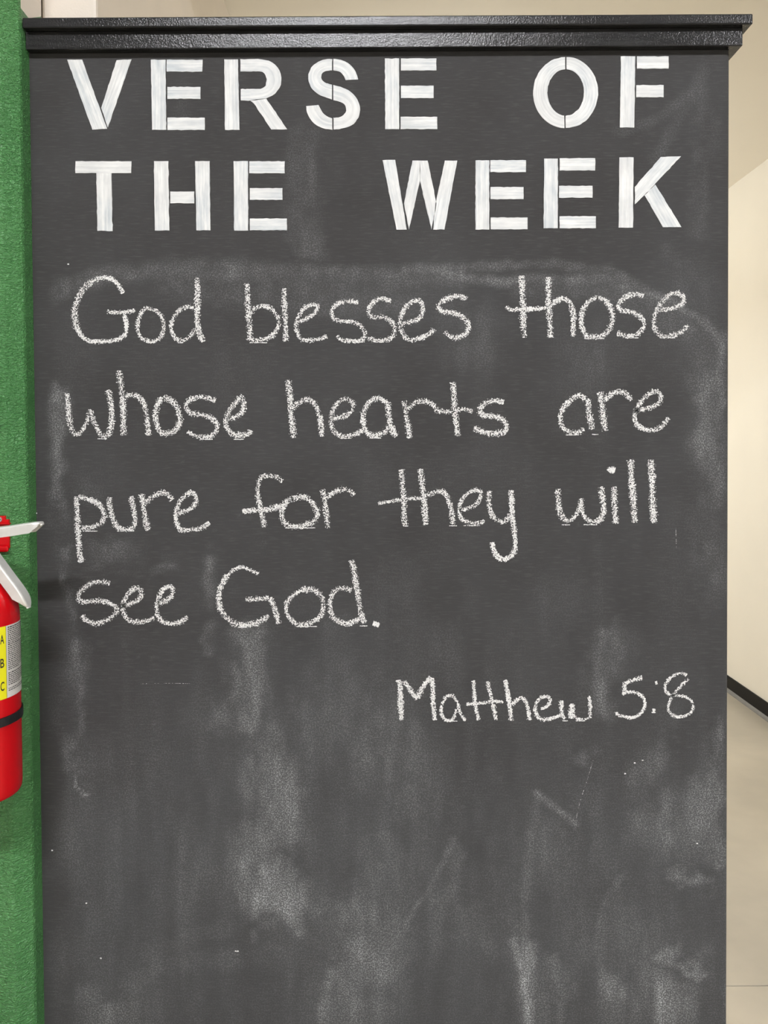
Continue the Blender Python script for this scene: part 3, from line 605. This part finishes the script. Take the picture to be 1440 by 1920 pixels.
def word(a0, a1, z0, z1):
    b = len(vs_)
    for a, z in ((a0, z0), (a1, z0), (a1, z1), (a0, z1)): vs_.append((XC+(RB+.0008)*math.cos(a), YC+(RB+.0008)*math.sin(a), z))
    fs.append((b, b+1, b+2, b+3))
rows = 34; hgt = zl1-zl0
for i in range(rows):
    z = zl1-hgt*(.035+.90*i/rows); head = i in (0, 9, 24)
    if i in (23, 31): continue
    for side in (0, 1):
        a = aY+.05 if side == 0 else aY-1.55; lim = (aR-.12 if side == 0 else aY-.68)
        if i in (8, 22, 30): lim = a+.45
        while a < lim:
            L = random.uniform(.025, .085); word(a, min(lim, a+L), z, z+hgt*(.016 if head else .0125)); a += L+random.uniform(.012, .022)
fp = meshobj('fine_print', vs_, fs, MAT['fine_ink'], lab); fp['kind'] = 'stuff'
# valve, gauge, levers
ZN = ZT+HD
lathe('neck_ring', [(.021, ZN-.002), (.024, ZN), (.024, ZN+.008), (.020, ZN+.010)], MAT['steel'], ext, XC, YC, 40)
bm = bmesh.new(); bbox(bm, XC-.020, XC+.017, YC-.015, YC+.015, ZN+.009, ZN+.055, .004, 3); valve = bmobj('valve_body', bm, MAT['steel'], ext)
def disc(name, c, r, t, mat, parent):     # short cylinder facing the viewer
    vs_, fs = [], []; n = 32
    for y in (c[1]-t, c[1]):
        for k in range(n): a = 2*math.pi*k/n; vs_.append((c[0]+r*math.cos(a), y, c[2]+r*math.sin(a)))
    fs = [(k, (k+1) % n, n+(k+1) % n, n+k) for k in range(n)]+[tuple(range(n-1, -1, -1)), tuple(range(n, 2*n))]
    return meshobj(name, vs_, fs, mat, parent)
gg = disc('pressure_gauge', (XC-.004, YC-.015, ZN+.026), .014, .012, MAT['steel'], ext); disc('gauge_face', (XC-.004, YC-.0271, ZN+.026), .012, .0006, MAT['label_white'], gg)
def channel(name, path, wd, fh, hang, tip_taper):
    """pressed-metal channel: top strip along the path, two flanges hanging towards 'hang'"""
    t = .0016; P = catmull(path, 8); n = len(P); vs_, fs = [], []
    tot = sum(math.hypot(P[i+1][0]-P[i][0], P[i+1][1]-P[i][1]) for i in range(n-1)); run = 0; m = None
    for i, p in enumerate(P):
        if i: run += math.hypot(P[i][0]-P[i-1][0], P[i][1]-P[i-1][1])
        a, b = P[max(0, i-1)], P[min(n-1, i+1)]; tx, tz = b[0]-a[0], b[1]-a[1]; L = math.hypot(tx, tz)+1e-9; nx_, nz_ = -tz/L, tx/L
        if nx_*hang[0]+nz_*hang[1] < 0: nx_, nz_ = -nx_, -nz_
        u = (tot-run)/tip_taper
        k = math.sqrt(max(0.0, 1-(1-min(1, u))**2)); w2 = wd/2*max(.42, k); h = fh*max(.22, min(1, u*.7+.12))
        r = .003
        sec = [(-w2, h), (-w2, r), (-w2+r*.3, r*.3), (-w2+r, 0), (w2-r, 0), (w2-r*.3, r*.3), (w2, r), (w2, h), (w2-t, h), (w2-t, t+r*.4), (w2-t-r*.6, t), (-w2+t+r*.6, t), (-w2+t, t+r*.4), (-w2+t, h)]
        m = len(sec)
        for yy, hh in sec: vs_.append((p[0]+nx_*hh, YC+yy, p[1]+nz_*hh))
    for i in range(n-1):
        for k in range(m): fs.append((i*m+k, i*m+(k+1) % m, (i+1)*m+(k+1) % m, (i+1)*m+k))
    fs += [tuple(range(m)), tuple((n-1)*m+k for k in range(m-1, -1, -1))]
    o = meshobj(name, vs_, fs, MAT['silver_paint'], ext); bm = bmesh.new(); bm.from_mesh(o.data); bmesh.ops.recalc_face_normals(bm, faces=bm.faces); bm.to_mesh(o.data); bm.free(); return o
def pth(pts): return [(at(x, y, YC).x, at(x, y, YC).z) for x, y in pts]
channel('squeeze_lever', pth([(-62, 996), (-20, 990), (20, 985), (52, 980), (72, 978), (79, 979), (82, 983)]), .024, .0165, (0, -1), .017)
channel('carry_handle', pth([(-62, 1012), (-30, 1014), (-12, 1031), (0, 1047), (22, 1077), (42, 1104), (52, 1122), (57, 1139)]), .025, .0165, (-.8, -.6), .020)
# bracket on the column that carries the extinguisher
zb0 = at(0, 1034, CY0).z; zb1 = at(0, 967, CY0).z; xb = at(17, 1000, CY0-.003).x
br = empty('wall_bracket', (XC, CY0, zb0)); tag(br, 'red steel hanger bracket with black strap behind the extinguisher', 'bracket')
bm = bmesh.new(); bbox(bm, 2*XC-xb+.0, xb, CY0-.0035, CY0+.0005, zb0, zb1, 0); es = [e for e in bm.edges if abs(e.verts[0].co.x-e.verts[1].co.x) < 1e-6 and abs(e.verts[0].co.z-e.verts[1].co.z) < 1e-6]
bmesh.ops.bevel(bm, geom=es, offset=.006, segments=4, affect='EDGES'); plate = bmobj('hanger_plate', bm, MAT['red_enamel'], br)
zf = at(0, 981, CY0).z; bm = bmesh.new(); bbox(bm, XC-.05, xb+.004, CY0-.010, CY0-.003, zf-.0008, zf+.0008, .0003); bmobj('hanger_flange', bm, MAT['red_enamel'], br)
bm = bmesh.new(); bbox(bm, 2*XC-xb, xb, CY0-.008, CY0-.003, zb0, zb0+.011, .0035, 3); bmobj('hanger_lip', bm, MAT['red_enamel'], br)
def screw(px, py):
    p = at(px, py, CY0-.0035); o = disc('screw', (p.x, CY0-.0033, p.z), .0042, .002, MAT['steel'], br)
    box('screw_slot', p.x-.003, p.x+.003, CY0-.0056, CY0-.0052, p.z-.0005, p.z+.0005, MAT['fine_ink'], o)
screw(-.5, 974); screw(-95, 974)
box('back_plate', XC-.036, XC-.006, CY0-.004, CY0+.0004, ZBt+.02, zb0+.002, MAT['red_enamel'], br, .001)
# strap round the cylinder
a0, zs0 = hit(36.5, 1346); _, zs1 = hit(36.5, 1329); zsm = zs0; hS = abs(zs1-zs0); n = 72; vs_, fs = [], []
for k in range(n):
    a = 2*math.pi*k/n
    for r, z in ((RB+.0006, -hS/2), (RB+.0026, -hS/2+.0006), (RB+.0026, hS/2-.0006), (RB+.0006, hS/2)): vs_.append((XC+r*math.cos(a), YC+r*math.sin(a), (zs0+zs1)/2+z))
for k in range(n):
    for j in range(4): fs.append((k*4+j, ((k+1) % n)*4+j, ((k+1) % n)*4+(j+1) % 4, k*4+(j+1) % 4))
strap = meshobj('strap', vs_, fs, MAT['black_rubber'], br, False)
for e in (ext, br, board):
    for c in e.children:
        c.location = -e.location
